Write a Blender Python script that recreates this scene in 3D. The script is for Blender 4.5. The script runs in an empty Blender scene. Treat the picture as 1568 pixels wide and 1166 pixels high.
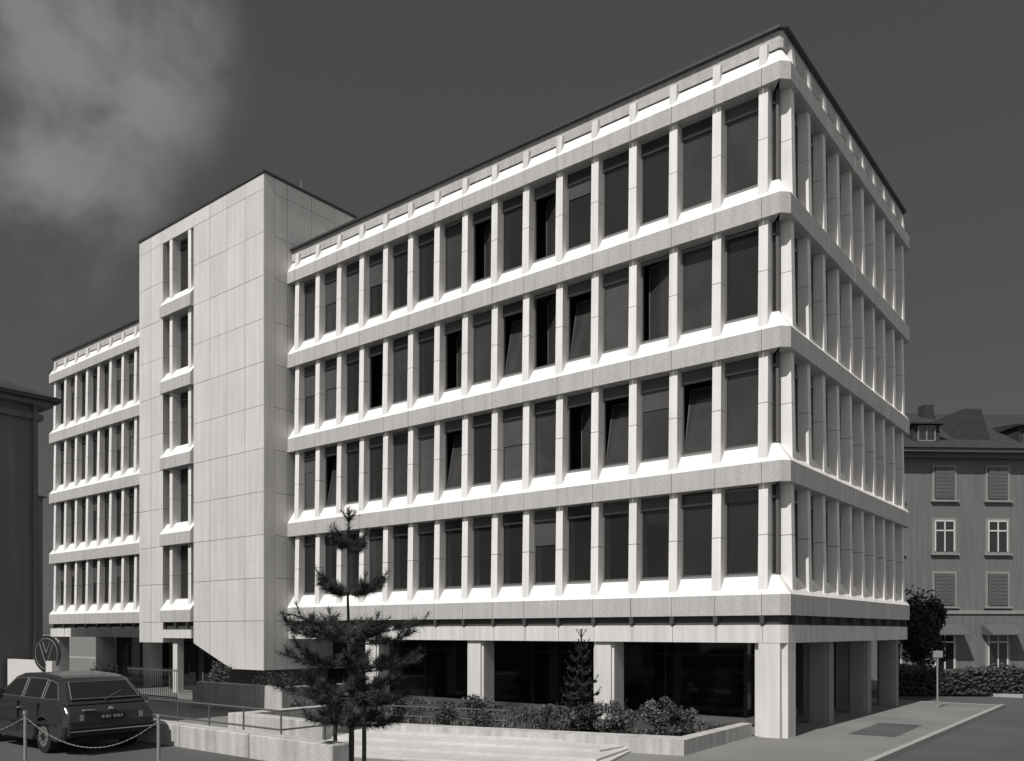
import bpy, bmesh, math, random
from mathutils import Vector, Matrix
random.seed(7)
SC=bpy.context.scene
CX,CY=7.43,20.60
TH=math.atan2(.773,.634)
H=2.65
# ---------------------------------------------------------------- materials
def nn(nt,t,**k):
    n=nt.nodes.new(t)
    for a,b in k.items(): setattr(n,a,b)
    return n
def mat(name,base,rough=.8,var=.15,scale=1.5,fine=0,fscale=60,bump=0,streak=0,spec=.3,metal=0):
    m=bpy.data.materials.new(name); m.use_nodes=True
    nt=m.node_tree; b=nt.nodes['Principled BSDF']
    b.inputs['Roughness'].default_value=rough
    b.inputs['Specular IOR Level'].default_value=spec
    b.inputs['Metallic'].default_value=metal
    tc=nn(nt,'ShaderNodeTexCoord')
    def math_(op,a,bv):
        n=nn(nt,'ShaderNodeMath',operation=op)
        for i,v in enumerate((a,bv)):
            if isinstance(v,(int,float)): n.inputs[i].default_value=v
            else: nt.links.new(v,n.inputs[i])
        return n.outputs[0]
    def noise(sc,det=3,vec=None):
        n=nn(nt,'ShaderNodeTexNoise'); n.inputs['Scale'].default_value=sc; n.inputs['Detail'].default_value=det
        nt.links.new(vec if vec else tc.outputs['Object'],n.inputs['Vector']); return n.outputs['Fac']
    f=math_('MULTIPLY',math_('SUBTRACT',noise(scale),.5),var*2.4)
    f=math_('ADD',f,1.0)
    if fine:
        g=noise(fscale,2); f=math_('ADD',f,math_('MULTIPLY',math_('SUBTRACT',g,.5),fine*2.5))
    if streak:
        mp=nn(nt,'ShaderNodeMapping'); mp.inputs['Scale'].default_value=(4,4,.25)
        nt.links.new(tc.outputs['Object'],mp.inputs['Vector'])
        g=noise(1.3,4,mp.outputs[0]); f=math_('ADD',f,math_('MULTIPLY',math_('SUBTRACT',g,.55),streak*2.5))
    f=math_('MAXIMUM',f,.15)
    mul=nn(nt,'ShaderNodeVectorMath',operation='SCALE')
    c=(base,base*.985,base*.965)
    mul.inputs[0].default_value=c; nt.links.new(f,mul.inputs['Scale'])
    nt.links.new(mul.outputs[0],b.inputs['Base Color'])
    if bump:
        bp=nn(nt,'ShaderNodeBump'); bp.inputs['Strength'].default_value=bump; bp.inputs['Distance'].default_value=.02
        nt.links.new(noise(fscale*.6,2),bp.inputs['Height']); nt.links.new(bp.outputs[0],b.inputs['Normal'])
    return m
M={}
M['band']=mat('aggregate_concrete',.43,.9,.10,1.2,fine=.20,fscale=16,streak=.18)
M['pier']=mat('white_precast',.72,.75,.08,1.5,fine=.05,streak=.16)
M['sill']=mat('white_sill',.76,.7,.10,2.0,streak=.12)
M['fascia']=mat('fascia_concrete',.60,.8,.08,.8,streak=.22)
M['panel']=mat('tower_panel',.57,.85,.08,.6,fine=.09,fscale=16,streak=.13)
M['panelb']=mat('tower_panel_b',.54,.85,.08,.6,fine=.09,fscale=16,streak=.13)
M['joint']=mat('joint_dark',.06,.9,.1)
M['dark']=mat('interior_dark',.02,.9,.2)
M['coping']=mat('coping_metal',.05,.5,.1)
M['roofm']=mat('roof_edge',.35,.6,.1)
M['frame']=mat('window_frame',.10,.5,.05)
M['framel']=mat('blind_box',.22,.5,.05)
M['mull']=mat('dark_mullion',.03,.5,.05)
M['g0']=mat('glass_dark',.020,.05,.3,.6,spec=.7)
M['g1']=mat('glass_mid',.042,.06,.4,1.2,spec=.7)
M['g2']=mat('glass_curtain',.075,.12,.2,2,streak=.12,spec=.6)
M['gs']=mat('glass_shopfront',.008,.05,.2,1,spec=.35)
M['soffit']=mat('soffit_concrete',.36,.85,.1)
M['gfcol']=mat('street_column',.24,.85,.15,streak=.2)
M['gfwall']=mat('groundfloor_wall',.10,.7,.15)
M['asph']=mat('asphalt',.085,.9,.3,.35,fine=.3,fscale=40,bump=.4)
M['walk']=mat('pavement_asphalt',.19,.9,.3,.35,fine=.25,fscale=40,bump=.4)
M['pave']=mat('concrete_paving',.50,.85,.25,.7,fine=.14,fscale=25,bump=.3,streak=.15)
M['wallc']=mat('garden_concrete',.44,.85,.16,1.2,fine=.14,fscale=25,streak=.4,bump=.3)
M['kerb']=mat('kerb_stone',.33,.85,.15,2,fine=.15)
M['soil']=mat('soil',.05,.95,.4,3,fine=.4,bump=.6)
M['leaf']=mat('leaf',.055,.7,.5,2.5)
M['leafl']=mat('leaf_light',.12,.7,.5,2.5)
M['leafd']=mat('leaf_dark',.03,.7,.5,2.5)
M['needle']=mat('needle',.032,.7,.5,2)
M['bark']=mat('bark',.05,.9,.3,8)
M['steel']=mat('painted_steel',.10,.5,.1)
M['steell']=mat('galvanised_steel',.24,.5,.1)
M['car']=mat('car_paint',.03,.2,.05,spec=.7)
M['tyre']=mat('tyre_rubber',.015,.8,.1)
M['chrome']=mat('chrome_trim',.5,.3,.05,metal=.8)
M['plate']=mat('plate_white',.32,.5,.05)
M['lamp']=mat('tail_lamp',.06,.25,.1,spec=.6)
M['lwall']=mat('render_grey',.13,.9,.15,.6,fine=.08,streak=.25)
M['rwall']=mat('render_house',.145,.9,.12,.6,fine=.08,streak=.25)
M['trim']=mat('house_trim',.24,.8,.1)
M['shut']=mat('shutter_grey',.10,.7,.1)
M['tiles']=mat('roof_tiles',.04,.9,.3,3,fine=.3,fscale=12)
M['white']=mat('white_paint',.6,.6,.05)
# ---------------------------------------------------------------- mesh helper
class MB:
    def __init__(s,mats): s.v=[];s.f=[];s.m=[];s.mats=mats;s.ix={k:i for i,k in enumerate(mats)}
    def add(s,pts,faces,mt):
        o=len(s.v); s.v+= [tuple(p) for p in pts]
        mi=s.ix[mt]
        for f in faces: s.f.append([o+i for i in f]); s.m.append(mi)
    def hexa(s,p,mt):
        s.add(p,[(0,3,2,1),(4,5,6,7),(0,1,5,4),(1,2,6,5),(2,3,7,6),(3,0,4,7)],mt)
    def box(s,x0,x1,y0,y1,z0,z1,mt,fm=None):
        p=[(x0,y0,z0),(x1,y0,z0),(x1,y1,z0),(x0,y1,z0),(x0,y0,z1),(x1,y0,z1),(x1,y1,z1),(x0,y1,z1)]
        if fm: p=[fm(*q) for q in p]
        s.hexa(p,mt)
    def prism(s,poly,z0,z1,mt):
        n=len(poly); p=[(a,b,z0) for a,b in poly]+[(a,b,z1) for a,b in poly]
        s.add(p,[tuple(range(n))[::-1],tuple(range(n,2*n))]+[(i,(i+1)%n,n+(i+1)%n,n+i) for i in range(n)],mt)
    def sweep(s,secs,mt,mts=None,caps=True):
        n=len(secs[0]); o=len(s.v)
        for q in secs: s.v+=[tuple(p) for p in q]
        for k in range(len(secs)-1):
            for i in range(n):
                j=(i+1)%n
                s.f.append([o+k*n+i,o+k*n+j,o+(k+1)*n+j,o+(k+1)*n+i]); s.m.append(s.ix[mts[i] if mts else mt])
        if caps:
            s.f.append([o+i for i in range(n)][::-1]); s.m.append(s.ix[mt])
            b=o+(len(secs)-1)*n
            s.f.append([b+i for i in range(n)]); s.m.append(s.ix[mt])
    def cyl(s,a,b,r,mt,n=8,r2=None):
        a=Vector(a);b=Vector(b);d=(b-a).normalized()
        x=d.orthogonal().normalized();y=d.cross(x); r2=r if r2 is None else r2
        s.sweep([[a+(x*math.cos(t)+y*math.sin(t))*r for t in [2*math.pi*i/n for i in range(n)]],
                 [b+(x*math.cos(t)+y*math.sin(t))*r2 for t in [2*math.pi*i/n for i in range(n)]]],mt)
    def obj(s,name,parent=None,local=True,recalc=True,bevel=0):
        me=bpy.data.meshes.new(name); me.from_pydata(s.v,[],s.f)
        for k in s.mats: me.materials.append(M[k])
        me.polygons.foreach_set('material_index',s.m)
        if recalc:
            bm=bmesh.new(); bm.from_mesh(me); bmesh.ops.recalc_face_normals(bm,faces=bm.faces); bm.to_mesh(me); bm.free()
        ob=bpy.data.objects.new(name,me); SC.collection.objects.link(ob)
        if parent: ob.parent=parent
        elif local: ob.location=(CX,CY,0); ob.rotation_euler=(0,0,TH)
        if bevel:
            md=ob.modifiers.new('bevel','BEVEL'); md.width=bevel; md.segments=2; md.limit_method='ANGLE'
        return ob
def empty(name,local=True,loc=None,rot=0):
    e=bpy.data.objects.new(name,None); SC.collection.objects.link(e)
    if local: e.location=(CX,CY,0); e.rotation_euler=(0,0,TH)
    if loc is not None: e.location=loc; e.rotation_euler=(0,0,rot)
    return e
def l2w(s,t,z=0):
    return Vector((CX+s*math.cos(TH)-t*math.sin(TH),CY+s*math.sin(TH)+t*math.cos(TH),z))
# ---------------------------------------------------------------- office building
B=empty('office_building')
P=1.23; A0=.66; NT=32; NS=9
LT=A0*2+P*NT; LS=A0*2+P*NS
T0,T1=19.57,28.8
ZB=[3.05+3.3*k for k in range(5)]
sides={'A':(lambda a,d,z:(d,a,z),NT),'B':(lambda a,d,z:(a,d,z),NS),
       'C':(lambda a,d,z:(LS-d,a,z),NT),'D':(lambda a,d,z:(a,LT-d,z),NS)}
corners=[lambda p,q,z:(p,q,z),lambda p,q,z:(LS-p,q,z),lambda p,q,z:(p,LT-q,z),lambda p,q,z:(LS-p,LT-q,z)]
bands=MB(['band','sill','joint']); piers=MB(['pier','joint']); wins=MB(['g0','g1','g2','frame','framel','dark'])
fas=MB(['fascia','joint','coping','band','sill'])
CH=.20
def corner_sweep(mb,prof,mt,mts=None):
    for c in corners:
        secs=[]
        for w in range(4):
            q=[]
            for d,z in prof:
                e=CH+.414*d
                pq=[(d,A0-.006),(d,e),(e,d),(A0-.006,d)][w]
                q.append(c(pq[0],pq[1],z))
            secs.append(q)
        mb.sweep(secs,mt,mts)
def profile_run(mb,fm,n,side,prof,mt,mts=None,g=.006):
    for i in range(n):
        a0,a1=A0+P*i,A0+P*(i+1)
        if side=='A':
            if a0>=T0 and a1<=T1: continue
            if a0<T0<a1: a1=T0
            if a0<T1<a1: a0=T1
        j=random.uniform(-.003,.003)
        mb.sweep([[fm(a0+g,d+j,z) for d,z in prof],[fm(a1-g,d+j,z) for d,z in prof]],mt,mts)
def bprof(zb,hv,hs,ds=.36): return [(0,zb),(0,zb+hv),(ds,zb+hv+hs),(.5,zb+hv+hs),(.5,zb)]
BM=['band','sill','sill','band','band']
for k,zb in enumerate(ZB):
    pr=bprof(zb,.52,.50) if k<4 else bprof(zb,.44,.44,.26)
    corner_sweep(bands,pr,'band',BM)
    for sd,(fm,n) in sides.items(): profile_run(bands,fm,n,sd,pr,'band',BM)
tops=[([(.27,17.13),(.27,17.17),(.5,17.17),(.5,17.13)],'joint'),([(.22,17.17),(.22,17.59),(.5,17.59),(.5,17.17)],'band'),
      ([(.10,17.59),(.10,17.66),(.5,17.66),(.5,17.59)],'coping'),
      ([(.16,2.80),(.16,3.05),(.5,3.05),(.5,2.80)],'joint'),([(.07,2.36),(.07,2.81),(.5,2.81),(.5,2.36)],'fascia')]
for pr,mt in tops:
    corner_sweep(fas,pr,mt)
    for sd,(fm,n) in sides.items(): profile_run(fas,fm,n,sd,pr,mt,g=.006 if mt!='joint' else 0)
def inT(sd,a,m=0): return sd=='A' and T0-m<a<T1+m
for sd,(fm,n) in sides.items():
    for i in range(n+1):
        a=A0+P*i
        if inT(sd,a,.1): continue
        fas.hexa([fm(a-.10,.06,16.72),fm(a+.10,.06,16.72),fm(a+.10,.3,16.72),fm(a-.10,.3,16.72),
                  fm(a-.10,.13,17.34),fm(a+.10,.13,17.34),fm(a+.10,.3,17.34),fm(a-.10,.3,17.34)],'fascia')
        fas.box(a-.055,a+.055,.01,.16,2.84,3.05,'joint',fm)
        for k in range(4):
            z0=ZB[k]+.62; z1=ZB[k+1]; zm=ZB[k]+2.02
            for (za,zc) in ((z0,zm-.008),(zm+.008,z1)):
                def w(z): f=(z-z0)/(z1-z0); return .125-.008*f
                def dd(z): f=(z-z0)/(z1-z0); return .075+.05*f
                p=[]
                for z in (za,zc):
                    ww=w(z)
                    p+= [fm(a-ww,dd(z),z),fm(a+ww,dd(z),z),fm(a+ww,.46,z),fm(a-ww,.46,z)]
                piers.hexa(p,'pier')
            zf=ZB[k]+.525
            p=[fm(a-.19,.008,zf),fm(a+.19,.008,zf),fm(a+.19,.45,zf),fm(a-.19,.45,zf),
               fm(a-.127,.10,zf+.16),fm(a+.127,.10,zf+.16),fm(a+.127,.45,zf+.56),fm(a-.127,.45,zf+.56)]
            piers.hexa(p,'pier')
    for k in range(4):
        z0=ZB[k]+1.0; z1=ZB[k+1]+.01
        for i in range(n):
            a0,a1=A0+P*i+.122,A0+P*(i+1)-.122
            if sd=='A':
                if a0>T0-.3 and a1<T1+.3: continue
                if a0<T0<a1: a1=T0
                if a0<T1<a1: a0=T1
            r=random.random()
            g='g0' if r<.55 else ('g1' if r<.88 else 'g2')
            if k==0: g='g0' if r<.85 else 'g1'
            opened=(sd in'AB') and random.random()<(.13 if k>0 else 0)
            zt=z1-.34 if random.random()<.8 else z1-.08
            wins.box(a0,a1,.36,.44,zt-.02,zt+.03,'framel',fm)
            wins.box(a0,a1,.385,.42,zt+.03,z1,'frame' if random.random()<.5 else 'g1',fm)
            wins.box(a0,a1,.34,.45,z0,z0+.05,'framel',fm)
            wins.box(a0,a0+.05,.37,.44,z0+.05,zt-.02,'frame',fm)
            wins.box(a1-.05,a1,.37,.44,z0+.05,zt-.02,'frame',fm)
            za,zc=z0+.05,zt-.02
            wins.box(a0+.05,a1-.05,.395,.43,za,za+.05,'frame',fm)
            if not opened:
                j=[random.uniform(-.006,.006) for _ in range(3)]
                wins.add([fm(a0+.04,.41+j[0],za),fm(a1-.04,.41+j[1],za),fm(a1-.04,.41+j[1]+j[2],zc),fm(a0+.04,.41+j[2]+j[0],zc)],[(0,1,2,3)],g)
                if random.random()<.2:
                    hb=random.uniform(.25,.9)
                    wins.box(a0+.05,a1-.05,.385,.39,zc-hb,zc,'g2',fm)
            else:
                ln=a1-a0-.1; an=math.radians(random.uniform(18,32))
                if random.random()<.5:
                    pts=[(a0+.05,.42,za),(a0+.05+ln*math.cos(an),.42+ln*math.sin(an),za)]
                    pts=pts+[(pts[1][0],pts[1][1],zc),(pts[0][0],pts[0][1],zc)]
                else:
                    pts=[(a0+.05,.42,za),(a1-.05,.42,za),(a1-.05,.42+.42,zc-.05),(a0+.05,.42+.42,zc-.05)]
                wins.add([fm(*q) for q in pts],[(0,1,2,3)],'g1')
                for q in range(4):
                    wa=Vector(fm(*pts[q]));wb=Vector(fm(*pts[(q+1)%4])); wins.cyl(wa,wb,.022,'frame',4)
for k in range(4):
    z0=ZB[k]+1.0; z1=ZB[k+1]+.01
    corner_sweep(wins,[(.43,z0),(.43,z1),(.46,z1),(.46,z0)],'g0')
    corner_sweep(wins,[(.39,z0),(.39,z0+.06),(.46,z0+.06),(.46,z0)],'framel')
    corner_sweep(wins,[(.39,z1-.34),(.39,z1-.29),(.46,z1-.29),(.46,z1-.34)],'framel')
    for c in corners:
        e=CH+.414*.43
        for (p,q) in ((.40,e+.01),(e+.01,.40)):
            wins.box(p-.03,p+.03,q-.03,q+.03,z0,z1,'frame',lambda x,y,z,c=c:c(x,y,z))
core=MB(['dark','joint','roofm','coping','soffit','gfwall','gs','mull','fascia','white'])
core.box(1.3,LS-1.3,1.3,LT-1.3,3.0,16.9,'dark')
for zb in ZB: core.box(.47,LS-.47,.47,LT-.47,zb+.02,zb+.72,'dark')
core.box(.48,LS-.48,.48,LT-.48,17.0,17.58,'coping')
core.box(1.1,LS-1.1,3.0,T0-.05,17.58,17.86,'coping'); core.box(1.04,LS-1.04,2.9,T0-.04,17.86,17.93,'roofm')
core.box(1.1,LS-1.1,T1+.05,LT-1.5,17.58,17.86,'coping'); core.box(1.04,LS-1.04,T1+.04,LT-1.4,17.86,17.93,'roofm')
core.box(.3,LS-.3,.3,LT-.3,2.40,2.95,'soffit')
gx=2.3; gy=2.0
core.box(gx+.05,LS-1.6,gy+.05,LT-2,-.3,2.395,'dark')
def glazing(fm,n0,n1,step):
    a=n0
    core.box(n0,n1,-.04,.14,-.2,.22,'white',fm)
    while a<n1-.1:
        b=min(a+step,n1)
        core.add([fm(a+.04,.02,.22),fm(b-.04,.02,.22),fm(b-.04,.02,2.39),fm(a+.04,.02,2.39)],[(0,1,2,3)],'gs')
        core.box(a-.03,a+.03,-.02,.05,.22,2.39,'mull',fm)
        a=b
    core.box(n0,n1,-.015,.05,1.95,1.99,'mull',fm)
glazing(lambda a,d,z:(gx+d,a,z),gy,T0+.5,2.46)
glazing(lambda a,d,z:(gx+d,a,z),T1,LT-2,1.23)
glazing(lambda a,d,z:(a,gy+d,z),gx,LS-1.6,2.0)
for s0,s1 in ((3.4,4.3),(6.3,7.6),(9.6,11.0)): core.box(s0,s1,gy-.25,gy-.02,-.2,2.395,'gfwall')
cols=MB(['fascia','soffit','gfcol'])
def column(s,t,w=.40,iw=.24,mt='fascia'):
    poly=[(-w,-iw),(-iw,-iw),(-iw,-w),(iw,-w),(iw,-iw),(w,-iw),(w,iw),(iw,iw),(iw,w),(-iw,w),(-iw,iw),(-w,iw)]
    cols.prism([(s+a,t+b) for a,b in poly],-.2,2.40,mt)
column(.50,.50,.42,.27)
for t in (5.35,10.15,15.0): column(.50,t,.34,.27)
for t in (30.5,35.2,LT-.5): column(.50,t,.34,.27)
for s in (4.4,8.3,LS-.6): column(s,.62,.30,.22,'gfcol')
# ---------------- tower
tw=MB(['panel','panelb','joint','dark','g0','g1','frame','coping','pier','sill','band','fascia','gfwall','white','framel'])
SF=-1.1; TZ=20.15
WS0,WS1=24.4,26.8
tw.box(-.5,6,T0+.04,T1-.04,2.2,TZ-.1,'joint')
tw.box(-.95,-.5,T0+.04,WS0-.05,2.2,TZ-.1,'joint'); tw.box(-.95,-.5,WS1+.05,T1-.04,2.2,TZ-.1,'joint')
tw.prism([(-.95,T0+.04),(5,T0+.04),(5,21.6),(-.95,21.6)],1.2,2.2,'joint')
zr=[1.15]+[3.05+1.65*j for j in range(0,11)]
zr=[z for z in zr if z<TZ-.3]+[TZ]
tcr=[T0+(WS0-T0)/4*i for i in range(5)]; tcl=[WS1,WS1+1.0,T1]
def zlow(t):
    if t<=21.67: return 1.15
    if t<=24.4: return 1.15+(t-21.67)/(24.4-21.67)*1.01
    return 2.16
g=.009
for cols_ in (tcr,tcl):
    for i in range(len(cols_)-1):
        for j in range(len(zr)-1):
            t0,t1=cols_[i]+g,cols_[i+1]-g; z0,z1=zr[j]+g,zr[j+1]-g
            mt=random.choice(['panel','panel','panelb']); e=random.uniform(-.003,.003)
            za,zc=max(z0,zlow(t0)),max(z0,zlow(t1))
            brk=21.67 if (j==0 and t0<21.67<t1) else None
            pts=[(t0,za)]+([(21.67,1.15+g)] if brk else [])+[(t1,zc),(t1,z1),(t0,z1)]
            n=len(pts)
            v=[(SF+e,a,b) for a,b in pts]+[(SF+.5,a,b) for a,b in pts]
            tw.add(v,[tuple(range(n)),tuple(range(n,2*n))[::-1]]+[(q,(q+1)%n,n+(q+1)%n,n+q) for q in range(n)],mt)
sc=[SF+.003,0]+[1.2*i for i in range(1,6)]
for i in range(len(sc)-1):
    for j in range(len(zr)-1):
        mt=random.choice(['panel','panelb'])
        s0=sc[i]+(g if i else .0)
        tw.box(s0 if i else SF+.51,sc[i+1]-g,T0-.002,T0+.05,zr[j]+g,zr[j+1]-g,mt)
tw.box(SF+.012,SF+.5,T0-.003,T0+g+.001,1.165,TZ-.01,'panelb')
tw.box(SF+.5,6,T1-.05,T1,2.2,TZ,'panel')
tw.box(SF-.05,6.05,T0-.05,T1+.05,TZ,TZ+.10,'coping')
fmS=lambda a,d,z:(SF+d,a,z)
for k,zb in enumerate(ZB+[19.55]):
    if k<5:
        pr=[(-.16,zb),(-.16,zb+.50),(.2,zb+.98),(.5,zb+.98),(.5,zb)]
        for (a0,a1) in ((WS0+.0,(WS0+WS1)/2-.005),((WS0+WS1)/2+.005,WS1-.0)):
            tw.sweep([[fmS(a0,d,z) for d,z in pr],[fmS(a1,d,z) for d,z in pr]],'band',BM)
        z0,z1=zb+.97,zb+3.3
        tw.box(WS0,WS1,.42,.44,z0,z1,'g0',fmS)
        for a,wd in ((WS0+.33,.11),(WS1-.62,.11)):
            tw.box(a-wd,a+wd,.02,.42,zb+.72,zb+2.0,'pier',fmS); tw.box(a-wd,a+wd,.02,.42,zb+2.015,z1,'pier',fmS)
        tw.box(WS0,WS1,.36,.419,z0+.0,z0+.06,'framel',fmS)
        tw.box(WS0,WS1,.36,.419,z1-.35,z1-.30,'frame',fmS)
    else:
        tw.box(WS0,WS1,0,.5,zb,TZ-.005,'panel',fmS)
tw.box(WS0,WS1,.0,.5,2.72,3.045,'joint',fmS)
tw.box(WS0+.05,WS1-.05,-.08,.5,2.36,2.72,'fascia',fmS)
for a in (WS0+.3,(WS0+WS1)/2,WS1-.3): tw.box(a-.05,a+.05,-.14,0,2.80,3.04,'joint',fmS)
tw.box(.3,5,T0+.3,T1-.1,-.2,2.19,'gfwall')
tw.box(-.95,-.65,25.9,26.25,-.2,2.35,'white')
tw.box(.22,.3,24.3,25.7,0,2.1,'g0'); tw.box(.2,.3,26.3,28.4,0,2.1,'g0')
tw.box(.18,.3,24.2,24.3,0,2.15,'frame'); tw.box(.18,.3,25.7,25.8,0,2.15,'frame')
for nm,mb in (('facade_bands',bands),('facade_piers',piers),('windows',wins),('cornice_and_fascia',fas),('core_and_roof',core),('columns',cols),('stair_tower',tw)):
    mb.obj(nm,parent=B)
an=MB(['steell']); an.cyl((1.5,20.6,20.2),(1.5,20.6,21.3),.018,'steell',5); an.cyl((2.0,20.9,20.2),(2.0,20.9,21.1),.018,'steell',5)
an.obj('antennas',parent=B)
# ---------------------------------------------------------------- ground
gr=MB(['walk']); gr.add([(-700,-700,-.14),(700,-700,-.14),(700,700,-.14),(-700,700,-.14)],[(0,1,2,3)],'walk'); gr.obj('ground',local=False)
rd=MB(['asph']); rd.add([(-60,-9,-.135),(60,-9,-.135),(60,-2.55,-.135),(-60,-2.55,-.135)],[(0,1,2,3)],'asph')
rd.add([(14.6,-2.55,-.135),(21,-2.55,-.135),(21,60,-.135),(14.6,60,-.135)],[(0,1,2,3)],'asph'); rd.obj('road')
pv=MB(['walk','kerb','pave'])
pv.prism([(-60,-2.4),(14.45,-2.4),(14.45,60),(-60,60)],-.3,0,'walk')
i=-40.0
while i<14.4:
    pv.box(i+.006,i+.994,-2.55,-2.4,-.3,.004,'kerb'); i+=1.0
pv.box(14.45,14.6,-2.55,60,-.3,.004,'kerb')
pv.box(21,90,-2.4,90,-.3,0,'walk'); pv.box(20.85,21,-2.4,90,-.3,.004,'kerb')
pv.box(-60,90,-14,-9.15,-.3,0,'walk'); pv.box(-60,90,-9.15,-9,-.3,.004,'kerb')
pv.obj('pavement')
# asphalt repair patch in the pavement and a drain in the gutter
pt_=MB(['asph']); pt_.add([(2.2,-1.9,.004),(5.6,-1.8,.004),(5.5,-.7,.004),(2.1,-.8,.004)],[(0,1,2,3)],'asph'); pt_.obj('pavement_patch')
dr_=MB(['steel']); 
for i in range(8): dr_.box(3.0+i*.06,3.03+i*.06,-2.95,-2.6,-.134,-.12,'steel')
dr_.obj('gutter_drain')
st=MB(['pave','wallc'])
def off(p,o): return (p[0]-o*.965,p[1]-o*.26)
Pa=(-3.9,.81); Pb=(-6.0,8.57)
for o,z in ((3.3,.05),(2.4,.10),(1.5,.15),(.6,.20)):
    a=off(Pa,o);b=off(Pb,o)
    a=(a[0],a[1]+1.2+(3.3-o)*.25)
    st.prism([a,b,(Pb[0],Pb[1]),(Pa[0]-.0,Pa[1]+1.2)],-.05,z,'pave')
st.obj('steps',bevel=.01)
pw=MB(['wallc','soil'])
pw.prism([off(Pa,.18),off(Pb,.18),off(Pb,-.17),(Pa[0]+.35,Pa[1]+.30)],-.1,.34,'wallc')
pw.prism([(Pa[0]-.17,Pa[1]-.05),(Pa[0]+.36,Pa[1]+.305),(0.05,1.20),(0.05,.92)],-.1,.335,'wallc')
pw.prism([(-3.5,1.2),(-5.75,8.5),(-6.6,12),(-3.9,14.8),(1.9,14.8),(1.9,3.5),(.3,1.3)],-.1,.10,'soil')
pw.obj('planter')
gw=MB(['wallc'])
gw.box(-7.6,-7.2,8.35,12.2,-.1,.48,'wallc'); gw.box(-7.2,-3.9,11.8,12.2,-.1,.47,'wallc')
gw.obj('garden_wall',bevel=.015)
gw=MB(['wallc']); gw.box(-3.95,-3.7,14.7,19.6,-.1,.87,'wallc'); gw.box(-3.7,-1.3,14.7,14.95,-.1,.86,'wallc'); gw.box(-3.95,-1.2,19.6,19.85,-.1,.6,'wallc')
gw.obj('garden_wall',bevel=.015)
gw=MB(['wallc'])
for q in range(3): gw.box(-12.1,-11.75,2.7+q*2.17,2.7+(q+1)*2.17-.015,-.1,.90,'wallc')
gw.obj('garden_wall',bevel=.02)
tr=MB(['asph']); tr.prism([(-60,2.75),(-12.12,2.75),(-12.12,13),(-12.12,60),(-60,60)],-.1,.5,'asph'); tr.obj('parking_terrace')
rl=MB(['steel'])
for z in (.95,.55): rl.cyl((-9.5,7.4,z),(-9.5,12.8,z),.022,'steel',8)
for t in (7.4,8.75,10.1,11.45,12.8): rl.cyl((-9.5,t,-.02),(-9.5,t,.95),.02,'steel',8)
rl.cyl((-9.5,7.4,.95),(-8.3,7.4,.95),.022,'steel'); rl.cyl((-8.3,7.4,.95),(-8.3,7.4,0),.022,'steel'); rl.cyl((-9.5,7.4,.55),(-8.3,7.4,.55),.02,'steel')
rl.obj('handrail')
rl=MB(['steel'])
for z in (.62,.36): rl.cyl((-5.0,11.2,z),(-3.6,5.9,z),.016,'steel')
for f in (0,.33,.66,1): rl.cyl((-5.0+1.4*f,11.2-5.3*f,.05),(-5.0+1.4*f,11.2-5.3*f,.62),.016,'steel')
rl.obj('planter_rail')
fe=MB(['steel'])
for i in range(26): fe.cyl((-3.6,21.5+i*.14,0),(-3.6,21.5+i*.14,1.25),.014,'steel',5)
for z in (.15,1.15): fe.box(-3.615,-3.585,21.4,25.1,z,z+.04,'steel')
fe.obj('iron_fence')
# ---------------------------------------------------------------- neighbours
lh=empty('corner_house')
m=MB(['lwall','trim','tiles','g0','frame','shut'])
m.box(-24,-11,15.65,27,-.2,8.5,'lwall')
m.box(-24.3,-10.9,15.55,27.1,8.15,8.3,'lwall'); m.box(-24.5,-10.72,15.38,27.3,8.5,8.62,'lwall')
m.add([(-24.9,15.22,8.72),(-10.58,15.22,8.72),(-10.58,27.5,8.72),(-24.9,27.5,8.72),(-19,20.5,11),(-15.5,20.5,11)],[(0,1,5,4),(1,2,5),(2,3,4,5),(3,0,4)],'tiles')
m.box(-24.9,-10.58,15.22,27.5,8.62,8.715,'tiles')
for s in (-14.2,-17.5,-20.8):
    for z in (1.3,5.0):
        m.box(s-.65,s+.65,15.60,15.66,z-.1,z+1.9,'trim'); m.box(s-.5,s+.5,15.58,15.62,z,z+1.8,'g0'); m.box(s-.03,s+.03,15.56,15.6,z,z+1.8,'trim')
m.cyl((-11.12,15.56,0),(-11.12,15.56,8.5),.05,'frame')
m.obj('walls_and_roof',parent=lh)
bh=empty('background_house')
m=MB(['lwall','tiles','g0','trim'])
m.box(-18,-4.95,29.6,37.6,-.2,8.3,'lwall')
m.add([(-18.4,29.4,8.3),(-4.8,29.4,8.3),(-4.8,37.8,8.3),(-18.4,37.8,8.3),(-14,33.5,10.4),(-11,33.5,10.4)],[(0,1,5,4),(1,2,5),(2,3,4,5),(3,0,4),(0,3,2,1)],'tiles')
for t in (31.2,33.6,36):
    for z in (1.2,4.0,6.4): m.box(-4.98,-4.92,t-.5,t+.5,z,z+1.5,'g0'); m.box(-4.96,-4.89,t-.6,t+.6,z-.1,z-.01,'trim')
for s in (-6.2,-8.5,-11,-13.5):
    for z in (1.2,4.0,6.4): m.box(s-.5,s+.5,29.56,29.63,z,z+1.5,'g0'); m.box(s-.6,s+.6,29.5,29.62,z-.1,z-.01,'trim')
m.obj('walls_and_roof',parent=bh)
rh=empty('shuttered_house'); rh.location=(25.1,46,0); rh.rotation_euler=(0,0,math.radians(3))
m=MB(['rwall','trim','tiles','g0','frame','shut','white','dark'])
m.box(-7,20,0,9,-.2,12.3,'rwall')
m.box(-7.1,20.1,-.08,0,3.6,3.8,'trim')
m.box(-7.7,20.7,-.75,9.7,12.3,12.5,'frame'); m.box(-7.4,20.4,-.35,9.3,12.05,12.3,'frame')
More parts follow.
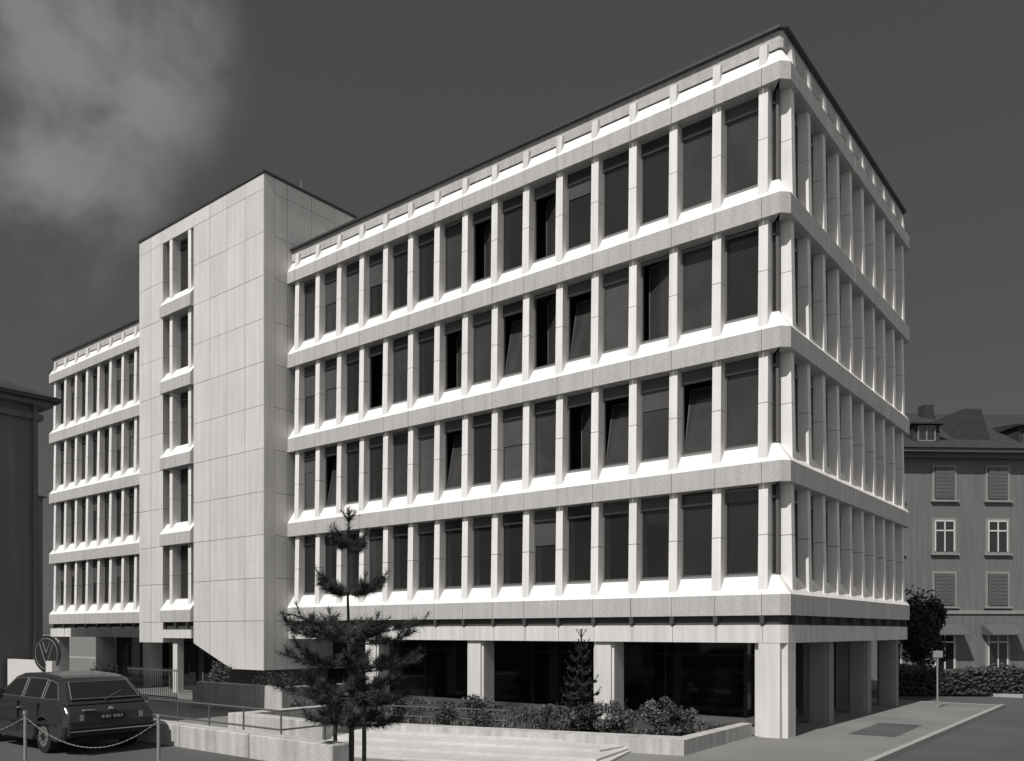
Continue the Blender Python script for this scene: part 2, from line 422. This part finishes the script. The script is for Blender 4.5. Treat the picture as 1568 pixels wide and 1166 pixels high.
m.add([(-7.8,-.85,12.5),(20.8,-.85,12.5),(20.8,9.8,12.5),(-7.8,9.8,12.5),(-4,4.5,15.7),(17,4.5,15.7)],[(0,1,5,4),(1,2,5),(2,3,4,5),(3,0,4)],'tiles')
for x in (-6,-3,0,3,6,9,12,15,18):
    for r,zc in enumerate((10.75,7.85,4.95,1.7)):
        h=.85 if r<3 else 1.1
        m.box(x-.68,x+.68,-.05,.0,zc-h-.1,zc+h+.12,'trim'); m.box(x-.78,x+.78,-.16,0,zc-h-.2,zc-h-.1,'trim')
        m.box(x-.55,x+.55,-.07,-.04,zc-h,zc+h,'g0')
        if r in (0,2):
            for q in (-.275,.275):
                m.box(x+q-.26,x+q+.26,-.12,-.075,zc-h,zc+h,'shut')
                for zz in range(8): m.box(x+q-.19,x+q+.19,-.135,-.12,zc-h+.12+zz*.2,zc-h+.2+zz*.2,'shut')
        else:
            for q in (-.53,0,.53): m.box(x+q-.03,x+q+.03,-.10,-.07,zc-h,zc+h,'white')
            m.box(x-.55,x+.55,-.10,-.07,zc+h*.3,zc+h*.3+.07,'white'); m.box(x-.55,x+.55,-.10,-.07,zc+h-.07,zc+h,'white')
        if r==3:
            m.hexa([(x-.9,-1.0,zc+.75),(x+.9,-1.0,zc+.75),(x+.9,-.05,zc+.75),(x-.9,-.05,zc+.75),(x-.9,-1.0,zc+.8),(x+.9,-1.0,zc+.8),(x+.9,-.05,zc+1.35),(x-.9,-.05,zc+1.35)],'shut')
for x in (-1.0,5,11):
    m.box(x-.75,x+.75,.0,3,12.9,13.9,'tiles'); m.box(x-.45,x+.45,-.03,.02,13.05,13.8,'g0')
    for q in (-.47,0,.47): m.box(x+q-.03,x+q+.03,-.06,-.02,13.0,13.85,'trim')
    m.box(x-.5,x+.5,-.06,-.02,13.0,13.06,'trim'); m.box(x-.5,x+.5,-.06,-.02,13.8,13.86,'trim')
    m.hexa([(x-.9,-.3,13.9),(x+.9,-.3,13.9),(x+.9,3.6,13.9),(x-.9,3.6,13.9),(x-.9,-.3,13.98),(x+.9,-.3,13.98),(x+.9,3.6,14.5),(x-.9,3.6,14.5)],'tiles')
m.box(1.0,1.6,3.6,4.2,14,16.0,'tiles')
m.hexa([(.6,.3,12.6),(3.0,.3,12.6),(3.0,4,12.6),(.6,4,12.6),(1.3,.3,14.9),(2.3,.3,14.9),(2.3,4,14.9),(1.3,4,14.9)],'tiles')
m.obj('walls_and_roof',parent=rh)
sg=MB(['steell','trim']); sg.cyl((0,0,0),(0,0,2.0),.03,'steell'); sg.box(-.16,.16,-.045,-.03,1.75,1.98,'trim'); o=sg.obj('street_sign',local=False); o.location=(15.6,29,0)
# ---------------------------------------------------------------- vegetation
def leafmesh(mb,c,rad,n,size,mt,rng,squash=1,clumps=9):
    cl=[]
    for i in range(clumps):
        while True:
            p=Vector((rng.uniform(-1,1),rng.uniform(-1,1),rng.uniform(-1,1)))
            if p.length<1: break
        cl.append((Vector((p.x*rad[0]*.75,p.y*rad[1]*.75,p.z*rad[2]*.75)),rng.uniform(.25,.5)))
    for i in range(n):
        p,r=rng.choice(cl)
        d=Vector((rng.gauss(0,1),rng.gauss(0,1),rng.gauss(0,1))).normalized()*(rng.random()**.5)*r
        q=Vector(c)+p+Vector((d.x*rad[0],d.y*rad[1],d.z*rad[2]))
        if q.z<c[2]-rad[2]*.95: q.z=c[2]-rad[2]*.95+rng.random()*.1
        a=Vector((rng.gauss(0,1),rng.gauss(0,1),rng.gauss(0,.7))).normalized(); b=a.orthogonal().normalized()
        b=(b*math.cos(i)+a.cross(b)*math.sin(i))
        s=size*rng.uniform(.6,1.3)
        mb.add([q-a*s,q+b*s*.45,q+a*s,q-b*s*.45],[(0,1,2,3)],mt)
def shrub(name,s,t,z,r,h,n=900,size=.05,mts=('leaf','leafl'),stems=6,clumps=9):
    rng=random.Random(int(s*100+t*10)); w=l2w(s,t,z)
    mb=MB(['leaf','leafl','leafd','bark'])
    for k,mt in enumerate(mts): leafmesh(mb,(0,0,h*.55),(r,r,h*.5),n//len(mts),size,mt,rng,clumps=clumps)
    for i in range(stems):
        an=rng.uniform(0,6.28); mb.cyl((0,0,-.05),(math.cos(an)*r*.6,math.sin(an)*r*.6,h*rng.uniform(.6,1.05)),.012,'bark',4,.004)
    ob=mb.obj(name,local=False,recalc=False); ob.location=w; return ob
shr=[(-3.2,3.0,.55,.95),(-2.5,2.2,.5,1.0),(-3.7,4.4,.5,.8),(-1.8,1.9,.45,.7),(-3.0,3.9,.45,.9),(-4.2,6.2,.4,.6),(-3.0,7.4,.5,.95),(-4.4,7.3,.4,.7),(-2.4,5.7,.35,.5),
     (-5.0,9.6,.5,.7),(-3.6,10.0,.45,.85),(-4.5,11.0,.6,.8),(-2.5,12.0,.5,.9),(-4.8,12.6,.5,.6),(-3.0,13.8,.5,.8)]
for (s,t,r,h) in shr: shrub('shrub',s,t,.08,r,h,n=int(1300*r*h/.3),size=.042)
shrub('shrub',-2.2,20.8,.4,.6,1.3,n=900,size=.05)
shrub('shrub',-2.4,17.2,.0,.8,1.3,n=1500,size=.05,mts=('leaf','leafd'))
shrub('shrub',-3.4,27.5,.0,.8,1.4,n=1200,size=.06,mts=('leaf','leafd'))
rng=random.Random(3); mb=MB(['leaf','leafl','leafd'])
for i in range(13000):
    s=rng.uniform(-6,1.6); t=rng.uniform(1.5,14.6)
    if s< -3.6-(t-1.2)*.29+.25: continue
    if math.sin(s*1.7+1.3*math.sin(t*.9))+math.sin(t*1.3+s)<-.3 : continue
    a=rng.uniform(0,6.28); h=rng.uniform(.05,.16); w=.03
    mb.add([(s-w*math.cos(a),t-w*math.sin(a),.1),(s+w*math.cos(a),t+w*math.sin(a),.1),(s+rng.uniform(-.08,.08),t+rng.uniform(-.08,.08),.1+h)],[(0,1,2)],rng.choice(['leaf','leafl','leafd']))
mb.obj('ground_cover',recalc=False)
def blades(mb,a,b,n,ln,wd,rng,mt='needle',fwd=.6):
    a=Vector(a);b=Vector(b);d=(b-a).normalized()
    x=d.orthogonal().normalized();y=d.cross(x)
    for i in range(n):
        p=a.lerp(b,rng.random()); t=rng.uniform(0,6.28)
        o=(x*math.cos(t)+y*math.sin(t)); e=(o+d*rng.uniform(.2,fwd*2)).normalized()
        l=ln*rng.uniform(.7,1.15); s=e.cross(d).normalized()*wd*.5
        mb.add([p-s,p+s,p+e*l],[(0,1,2)],mt)
def pine(name,loc,whorls,top,r0=.055,ln=.13,wd=.012,dens=1,seed=1):
    rng=random.Random(seed); mb=MB(['needle','leafd','bark'])
    pts=[Vector((math.sin(z*1.3)*.03,math.cos(z*1.1)*.03,z)) for z in [top*i/10 for i in range(11)]]
    for i in range(10): mb.cyl(pts[i],pts[i+1],r0*(1-i/11),'bark',8,r0*(1-(i+1)/11))
    def twig(a,b,nb,r):
        mb.cyl(a,b,r,'bark',4,r*.5); blades(mb,a,b,int(nb*dens),ln,wd,rng,rng.choice(['needle','needle','leafd']))
    for (z,R,cnt,up) in whorls:
        ph=rng.uniform(0,6)
        for i in range(cnt):
            an=ph+6.283*i/cnt+rng.uniform(-.3,.3); L=R*rng.uniform(.75,1.1); u=up*rng.uniform(.6,1.3)
            dr=Vector((math.cos(an),math.sin(an),0)); base=Vector((0,0,z+rng.uniform(-.06,.06)))
            P_=[base+dr*L*f+Vector((0,0,L*u*(f**1.6)-.05*math.sin(f*3))) for f in [0,.25,.5,.75,1]]
            for q in range(4):
                mb.cyl(P_[q],P_[q+1],.016*(1-q*.2),'bark',5,.016*(1-(q+1)*.2))
                if q>=1: blades(mb,P_[q],P_[q+1],int(45*dens),ln,wd,rng)
                if q>=1:
                    for sgn in (-1,1):
                        for _ in range(2):
                            b0=P_[q].lerp(P_[q+1],rng.random()); sd=Vector((-dr.y,dr.x,0))*sgn
                            tl=L*rng.uniform(.22,.42)*(1.15-q*.15)
                            twig(b0,b0+(sd*.7+dr*.6+Vector((0,0,rng.uniform(.1,.6)))).normalized()*tl,50,.007)
            tip=P_[4]; twig(tip,tip+Vector((dr.x*.1,dr.y*.1,.16)),45,.008)
    t=pts[-1]
    blades(mb,pts[-2],t,int(160*dens),ln,wd,rng)
    for i in range(4):
        an=i*1.57; twig(t-Vector((0,0,.05)),t+Vector((math.cos(an)*.12,math.sin(an)*.12,.14)),45,.01)
    ob=mb.obj(name,local=False,recalc=False); ob.location=loc; return ob
pe=empty('pine_tree',loc=(-2.15,13.5,0),rot=0)
pt=pine('trunk_and_crown',(0,0,0),[(4.0,.26,4,.8),(3.28,.55,6,.3),(2.66,1.18,6,.15),(2.50,.9,5,.15),(2.05,1.0,6,.3),(1.75,.9,6,.25),(1.5,1.0,6,.2),(1.2,.75,5,.1)],4.45,seed=11,dens=1.1)
pt.parent=pe
sk=MB(['bark','steel'])
sk.cyl((-.25,.1,-.05),(-.25,.1,1.72),.035,'bark'); sk.cyl((.24,-.05,-.05),(.24,-.05,1.72),.035,'bark'); sk.cyl((-.25,.1,1.6),(.24,-.05,1.6),.02,'bark')
o=sk.obj('tree_stakes',parent=pe)
w=l2w(-2.9,4.1,.05)
pine('spruce_sapling',w,[(2.2,.12,4,.5),(1.9,.2,5,.4),(1.6,.28,5,.3),(1.3,.36,6,.2),(1.0,.42,6,.15),(.7,.5,7,.1),(.45,.5,7,.05),(.25,.5,6,.05)],2.5,r0=.03,ln=.06,wd=.014,dens=1.2,seed=9)
def bigtree(name,loc,h,r,n,seed,size=.16):
    rng=random.Random(seed); mb=MB(['leaf','leafd','leafl','bark'])
    mb.cyl((0,0,-.2),(0,0,h*.5),.18,'bark',8,.1)
    for i in range(7):
        an=i*.9; mb.cyl((0,0,h*.35),(math.cos(an)*r*.6,math.sin(an)*r*.6,h*(.6+.05*i)),.08,'bark',5,.02)
    leafmesh(mb,(0,0,h*.6),(r,r,h*.42),n,size,'leafd',rng,clumps=16); leafmesh(mb,(0,0,h*.62),(r,r,h*.42),n//2,size,'leaf',rng,clumps=16)
    ob=mb.obj(name,local=False,recalc=False); ob.location=loc
bigtree('broadleaf_tree',(20.8,40,0),4.5,1.4,5000,1,.12)
bigtree('broadleaf_tree',(28.5,41,0),3.8,1.4,4000,4,.12)
hg=MB(['leafd','leaf']); rng=random.Random(5)
hg.box(0,16,0.15,1.0,-.1,.95,'leafd')
for i in range(9000):
    x=rng.uniform(-.1,16);y=rng.uniform(0,1.15);z=rng.uniform(0,1.1+.12*math.sin(x*1.7)+.06*math.sin(x*4.3))
    if .15<y<1 and z<.92: y=rng.uniform(-.02,.14)
    a=Vector((rng.gauss(0,1),rng.gauss(0,1),rng.gauss(0,1))).normalized()*.09; b=a.orthogonal()*.6
    hg.add([(x-a.x,y-a.y,z-a.z),(x+b.x,y+b.y,z+b.z),(x+a.x,y+a.y,z+a.z),(x-b.x,y-b.y,z-b.z)],[(0,1,2,3)],rng.choice(['leafd','leaf']))
o=hg.obj('hedge',local=False,recalc=False); o.location=(17.6,36,0); o.rotation_euler=(0,0,-.05)
# ---------------------------------------------------------------- car
def wheel(mb,x,y,side):
    n=24
    mb.cyl((x,y-.08,.29),(x,y+.08,.29),.29,'tyre',n)
    yo=y+side*.082
    mb.cyl((x,yo-.004*side,.29),(x,yo+.006*side,.29),.18,'chrome',n)
    mb.cyl((x,yo,.29),(x,yo+.02*side,.29),.07,'tyre',12)
    for i in range(8):
        a=i*math.pi/4; mb.cyl((x+.12*math.cos(a),yo,.29+.12*math.sin(a)),(x+.12*math.cos(a),yo+.009*side,.29+.12*math.sin(a)),.022,'tyre',8)
def car(name,loc,rot):
    e=empty(name,loc=loc,rot=rot)
    body=MB(['car'])
    def arch(cx):
        return [(cx+.36*math.cos(a),.27+.36*math.sin(a)) for a in [math.radians(180-18*i) for i in range(11)]]
    prof=[(-2.0,.32),(-1.75,.22)]+arch(-1.22)+[(-.8,.2),(.8,.2)]+arch(1.25)+[(1.75,.24),(2.02,.30),(2.06,.50),(2.02,.66),(1.9,.73),(1.5,.80),(1.05,.87),(.2,.90),(-1.0,.90),(-1.75,.88),(-1.95,.84),(-2.04,.74),(-2.06,.5)]
    secs2=[]
    for y in (-.83,-.79,-.72,.72,.79,.83):
        q=[]
        for px,pz in prof:
            k=0 if abs(y)<.75 else (.35 if abs(y)<.8 else 1)
            yy=y
            if pz>.7 and k: yy=math.copysign(abs(y)-.05*k,y)
            q.append((px*(1-.035*k),yy,pz-(.02*k if pz>.7 else 0)))
        secs2.append(q)
    body.sweep(secs2,'car'); ob=body.obj('body',parent=e,bevel=.025)
    gh=MB(['car'])
    def Y(z): return .75-(z-.88)/.47*.18
    bx=[(-1.93,.86),(-1.52,1.24),(-1.38,1.31),(-1.2,1.345),(-.4,1.38),(.2,1.36),(.40,1.31),(1.12,.86)]
    gh.sweep([[(x,Y(z),z) for x,z in bx],[(x,-Y(z),z) for x,z in bx]],'car'); gh.obj('roof_pillars',parent=e,bevel=.04)
    gl=MB(['g0','chrome','tyre','plate','lamp','steel','car'])
    def sp(x,z,sg_): return (x,sg_*(Y(z)+.008),z)
    for sg_ in (-1,1):
        for quad in ([(-.12,.94),(.88,.94),(.42,1.25),(-.12,1.29)],[(-.95,.94),(-.2,.94),(-.2,1.29),(-.95,1.28)],[(-1.62,.95),(-1.03,.94),(-1.03,1.27),(-1.36,1.22)]):
            gl.add([sp(x,z,sg_) for x,z in quad],[(0,1,2,3)],'g0')
            for i in range(4):
                gl.cyl(sp(*quad[i],sg_),sp(*quad[(i+1)%4],sg_),.007,'chrome',5)
        gl.box(.72,.86,sg_*.80-.07,sg_*.80+.07,.93,1.05,'car')
        gl.box(-1.75,1.8,sg_*.832-.006,sg_*.832+.006,.50,.55,'tyre')
        for x in (-.15,-1.0): gl.box(x-.005,x+.005,sg_*.80-.03,sg_*.80+.032,.3,.86,'tyre')
        for x in (-.3,): gl.box(x,x+.14,sg_*.80-.02,sg_*.80+.045,.74,.765,'chrome')
    rw=[(-1.845,.62,.95),(-1.845,-.62,.95),(-1.54,-.53,1.235),(-1.54,.53,1.235)]
    rw=[(x-.018,y,z+.008) for x,y,z in rw]
    gl.add(rw,[(0,1,2,3)],'g0')
    for i in range(4): gl.cyl(rw[i],rw[(i+1)%4],.012,'steel',5)
    gl.cyl((-1.90,.05,.93),(-1.74,-.35,1.08),.008,'steel',5)
    ws=[(1.02,.66,.935),(1.02,-.66,.935),(.47,-.56,1.28),(.47,.56,1.28)]; ws=[(x+.02,y,z+.01) for x,y,z in ws]
    gl.add(ws,[(0,1,2,3)],'g0')
    gl.box(-2.17,-2.04,-.78,.78,.36,.49,'tyre'); gl.box(-2.178,-2.17,-.77,.77,.42,.435,'chrome')
    gl.box(2.06,2.19,-.78,.78,.36,.49,'tyre')
    for sg_ in (-1,1):
        y0,y1=sorted((sg_*.50,sg_*.76)); gl.box(-2.075,-2.0,y0,y1,.58,.72,'lamp'); y0,y1=sorted((sg_*.50,sg_*.57)); gl.box(-2.079,-2.07,y0,y1,.60,.70,'plate')
        gl.cyl((2.02,sg_*.62,.60),(2.08,sg_*.62,.60),.085,'chrome',16)
    gl.box(2.03,2.07,-.5,.5,.52,.67,'tyre')
    gl.box(-2.08,-2.04,-.24,.24,.60,.70,'tyre')
    for i,wd in enumerate((.045,.05,.02,.05,.05,.03)): gl.box(-2.084,-2.08,.19-i*.07-wd,.19-i*.07,.625,.675,'plate')
    gl.cyl((-2.07,0,.79),(-2.0,0,.79),.03,'chrome',12)
    gl.box(-2.06,-2.0,.30,.5,.765,.785,'chrome')
    gl.box(-2.066,-2.05,-.75,.75,.545,.552,'tyre')
    for x in (-1.22,1.25):
        for sg_ in (-1,1): wheel(gl,x,sg_*.73,sg_)
    gl.box(-1.9,1.9,-.6,.6,.2,.5,'tyre')
    gl.obj('glass_trim_wheels',parent=e)
fwd=TH+math.pi/2
c0=l2w(-13.25,9.35,.504)
car('parked_car',c0,fwd)
ch=empty('chain_fence',local=False); ch.location=(0,0,0)
m=MB(['steell'])
pa=Vector((-6.8,12.5,.5)); pb=Vector((-4.63,12.0,.5)); pc=Vector((-9.2,13.0,.5))
for p in (pa,pb,pc):
    m.cyl(p,p+Vector((0,0,.92)),.024,'steell',10); m.cyl(p+Vector((0,0,.92)),p+Vector((0,0,.97)),.034,'steell',10)
def chain(p,q,sag):
    n=60
    for i in range(n):
        f=i/n; f2=(i+.75)/n
        a=p.lerp(q,f)+Vector((0,0,.88-sag*4*f*(1-f))); b=p.lerp(q,f2)+Vector((0,0,.88-sag*4*f2*(1-f2)))
        m.cyl(a,b,.006 if i%2 else .010,'steell',4)
chain(pa,pb,.42); chain(pc,pa,.35)
m.obj('posts_and_chain',parent=ch)
m=MB(['steel','trim','car'])
m.cyl((0,0,0),(0,0,1.9),.035,'steel')
m.cyl((0,-.05,2.12),(0,-.09,2.12),.43,'car',32)
for i in range(32):
    a=i*math.pi/16;b=(i+1)*math.pi/16
    m.cyl((.36*math.cos(a),-.095,2.12+.36*math.sin(a)),(.36*math.cos(b),-.095,2.12+.36*math.sin(b)),.008,'trim',5)
for (x0,z0,x1,z1) in ((-.22,.24,0,-.28),(0,-.28,.22,.24),(-.12,.28,.0,.02),(0,.02,.12,.28)): m.cyl((x0,-.095,2.12+z0),(x1,-.095,2.12+z1),.009,'trim',5)
o=m.obj('round_sign',local=False); o.location=(-10.3,20,0); o.rotation_euler=(0,0,-.4)
m=MB(['white']); m.box(-11.8,-11.65,13.0,15.5,0,1.95,'white'); m.obj('boundary_wall')
# ---------------------------------------------------------------- sky, sun, camera
a=math.radians(-3); el=math.radians(48)
v=Vector((math.cos(TH),math.sin(TH),0)); u=Vector((-math.sin(TH),math.cos(TH),0))
S=(-v*math.cos(a)+u*math.sin(a))*math.cos(el)+Vector((0,0,math.sin(el)))
W=bpy.data.worlds.new('World'); SC.world=W; W.use_nodes=True
nt=W.node_tree; nt.nodes.clear()
out=nn(nt,'ShaderNodeOutputWorld'); bg=nn(nt,'ShaderNodeBackground'); bg.inputs['Strength'].default_value=.1
sky=nn(nt,'ShaderNodeTexSky'); sky.sky_type='NISHITA'; sky.sun_disc=False; sky.sun_elevation=el; sky.sun_rotation=math.atan2(S.x,S.y)%(2*math.pi)
sep=nn(nt,'ShaderNodeSeparateColor'); nt.links.new(sky.outputs[0],sep.inputs[0])   # red-filter b/w film
def mm(op,a_,b_=None,c_=None,clamp=False):
    n=nn(nt,'ShaderNodeMath',operation=op,use_clamp=clamp)
    for i,x in enumerate((a_,b_,c_)):
        if x is None: continue
        if isinstance(x,(int,float)): n.inputs[i].default_value=x
        else: nt.links.new(x,n.inputs[i])
    return n.outputs[0]
tc=nn(nt,'ShaderNodeTexCoord'); G=tc.outputs['Generated']
def dot(vec):
    n=nn(nt,'ShaderNodeVectorMath',operation='DOT_PRODUCT'); n.inputs[1].default_value=Vector(vec).normalized(); nt.links.new(G,n.inputs[0]); return n.outputs['Value']
def ramp(x,lo,hi):
    n=nn(nt,'ShaderNodeMapRange'); n.interpolation_type='SMOOTHSTEP'; n.inputs['From Min'].default_value=lo; n.inputs['From Max'].default_value=hi; nt.links.new(x,n.inputs['Value']); return n.outputs['Result']
def noise(sc,det=6,rough=.55,dist=0):
    n=nn(nt,'ShaderNodeTexNoise'); n.inputs['Scale'].default_value=sc; n.inputs['Detail'].default_value=det; n.inputs['Roughness'].default_value=rough; n.inputs['Distortion'].default_value=dist; nt.links.new(G,n.inputs['Vector']); return n.outputs['Fac']
base=mm('POWER',mm('MAXIMUM',sep.outputs[0],.0001),.34)
base=mm('MULTIPLY',base,.70)
m1=ramp(dot((-.455,1,.70)),.989,.9995); m2=ramp(dot((-.515,1,.605)),.990,.9995); m3=ramp(dot((-.56,1,.49)),.993,1.0)
msk=mm('MAXIMUM',mm('MAXIMUM',m1,m2),mm('MULTIPLY',m3,.4))
cl=mm('MULTIPLY',ramp(noise(9,8,.5,.2),.32,.66),msk)
rear_fill=mm('MULTIPLY',ramp(dot((.20,-.97,.15)),-.02,.8),mm('ADD',mm('MULTIPLY',ramp(noise(2.5,6),.35,.7),3.8),1.6))  # brightness added to the unseen sky behind the camera, fills the shaded facade
tot=mm('ADD',mm('ADD',base,mm('MULTIPLY',cl,1.6)),rear_fill)
cmb=nn(nt,'ShaderNodeCombineColor')
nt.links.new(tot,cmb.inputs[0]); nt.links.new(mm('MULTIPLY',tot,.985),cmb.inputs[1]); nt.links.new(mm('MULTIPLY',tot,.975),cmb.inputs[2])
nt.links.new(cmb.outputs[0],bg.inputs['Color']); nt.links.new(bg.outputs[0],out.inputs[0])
sl=bpy.data.lights.new('sun','SUN'); sl.energy=4.1; sl.angle=math.radians(.5); sl.color=(1,.98,.955)
so=bpy.data.objects.new('sun',sl); SC.collection.objects.link(so); so.rotation_euler=S.to_track_quat('Z','Y').to_euler(); so.location=(0,0,40)
cam=bpy.data.cameras.new('camera'); co=bpy.data.objects.new('camera',cam); SC.collection.objects.link(co)
co.location=(0,0,H); co.rotation_euler=(math.radians(90),0,0)
cam.sensor_width=36; cam.lens=36*1291/1568; cam.shift_x=43/1568; cam.shift_y=384/1568; cam.clip_end=3000; cam.clip_start=.1
SC.camera=co
SC.view_settings.view_transform='Standard'; SC.view_settings.look='None'; SC.view_settings.exposure=0
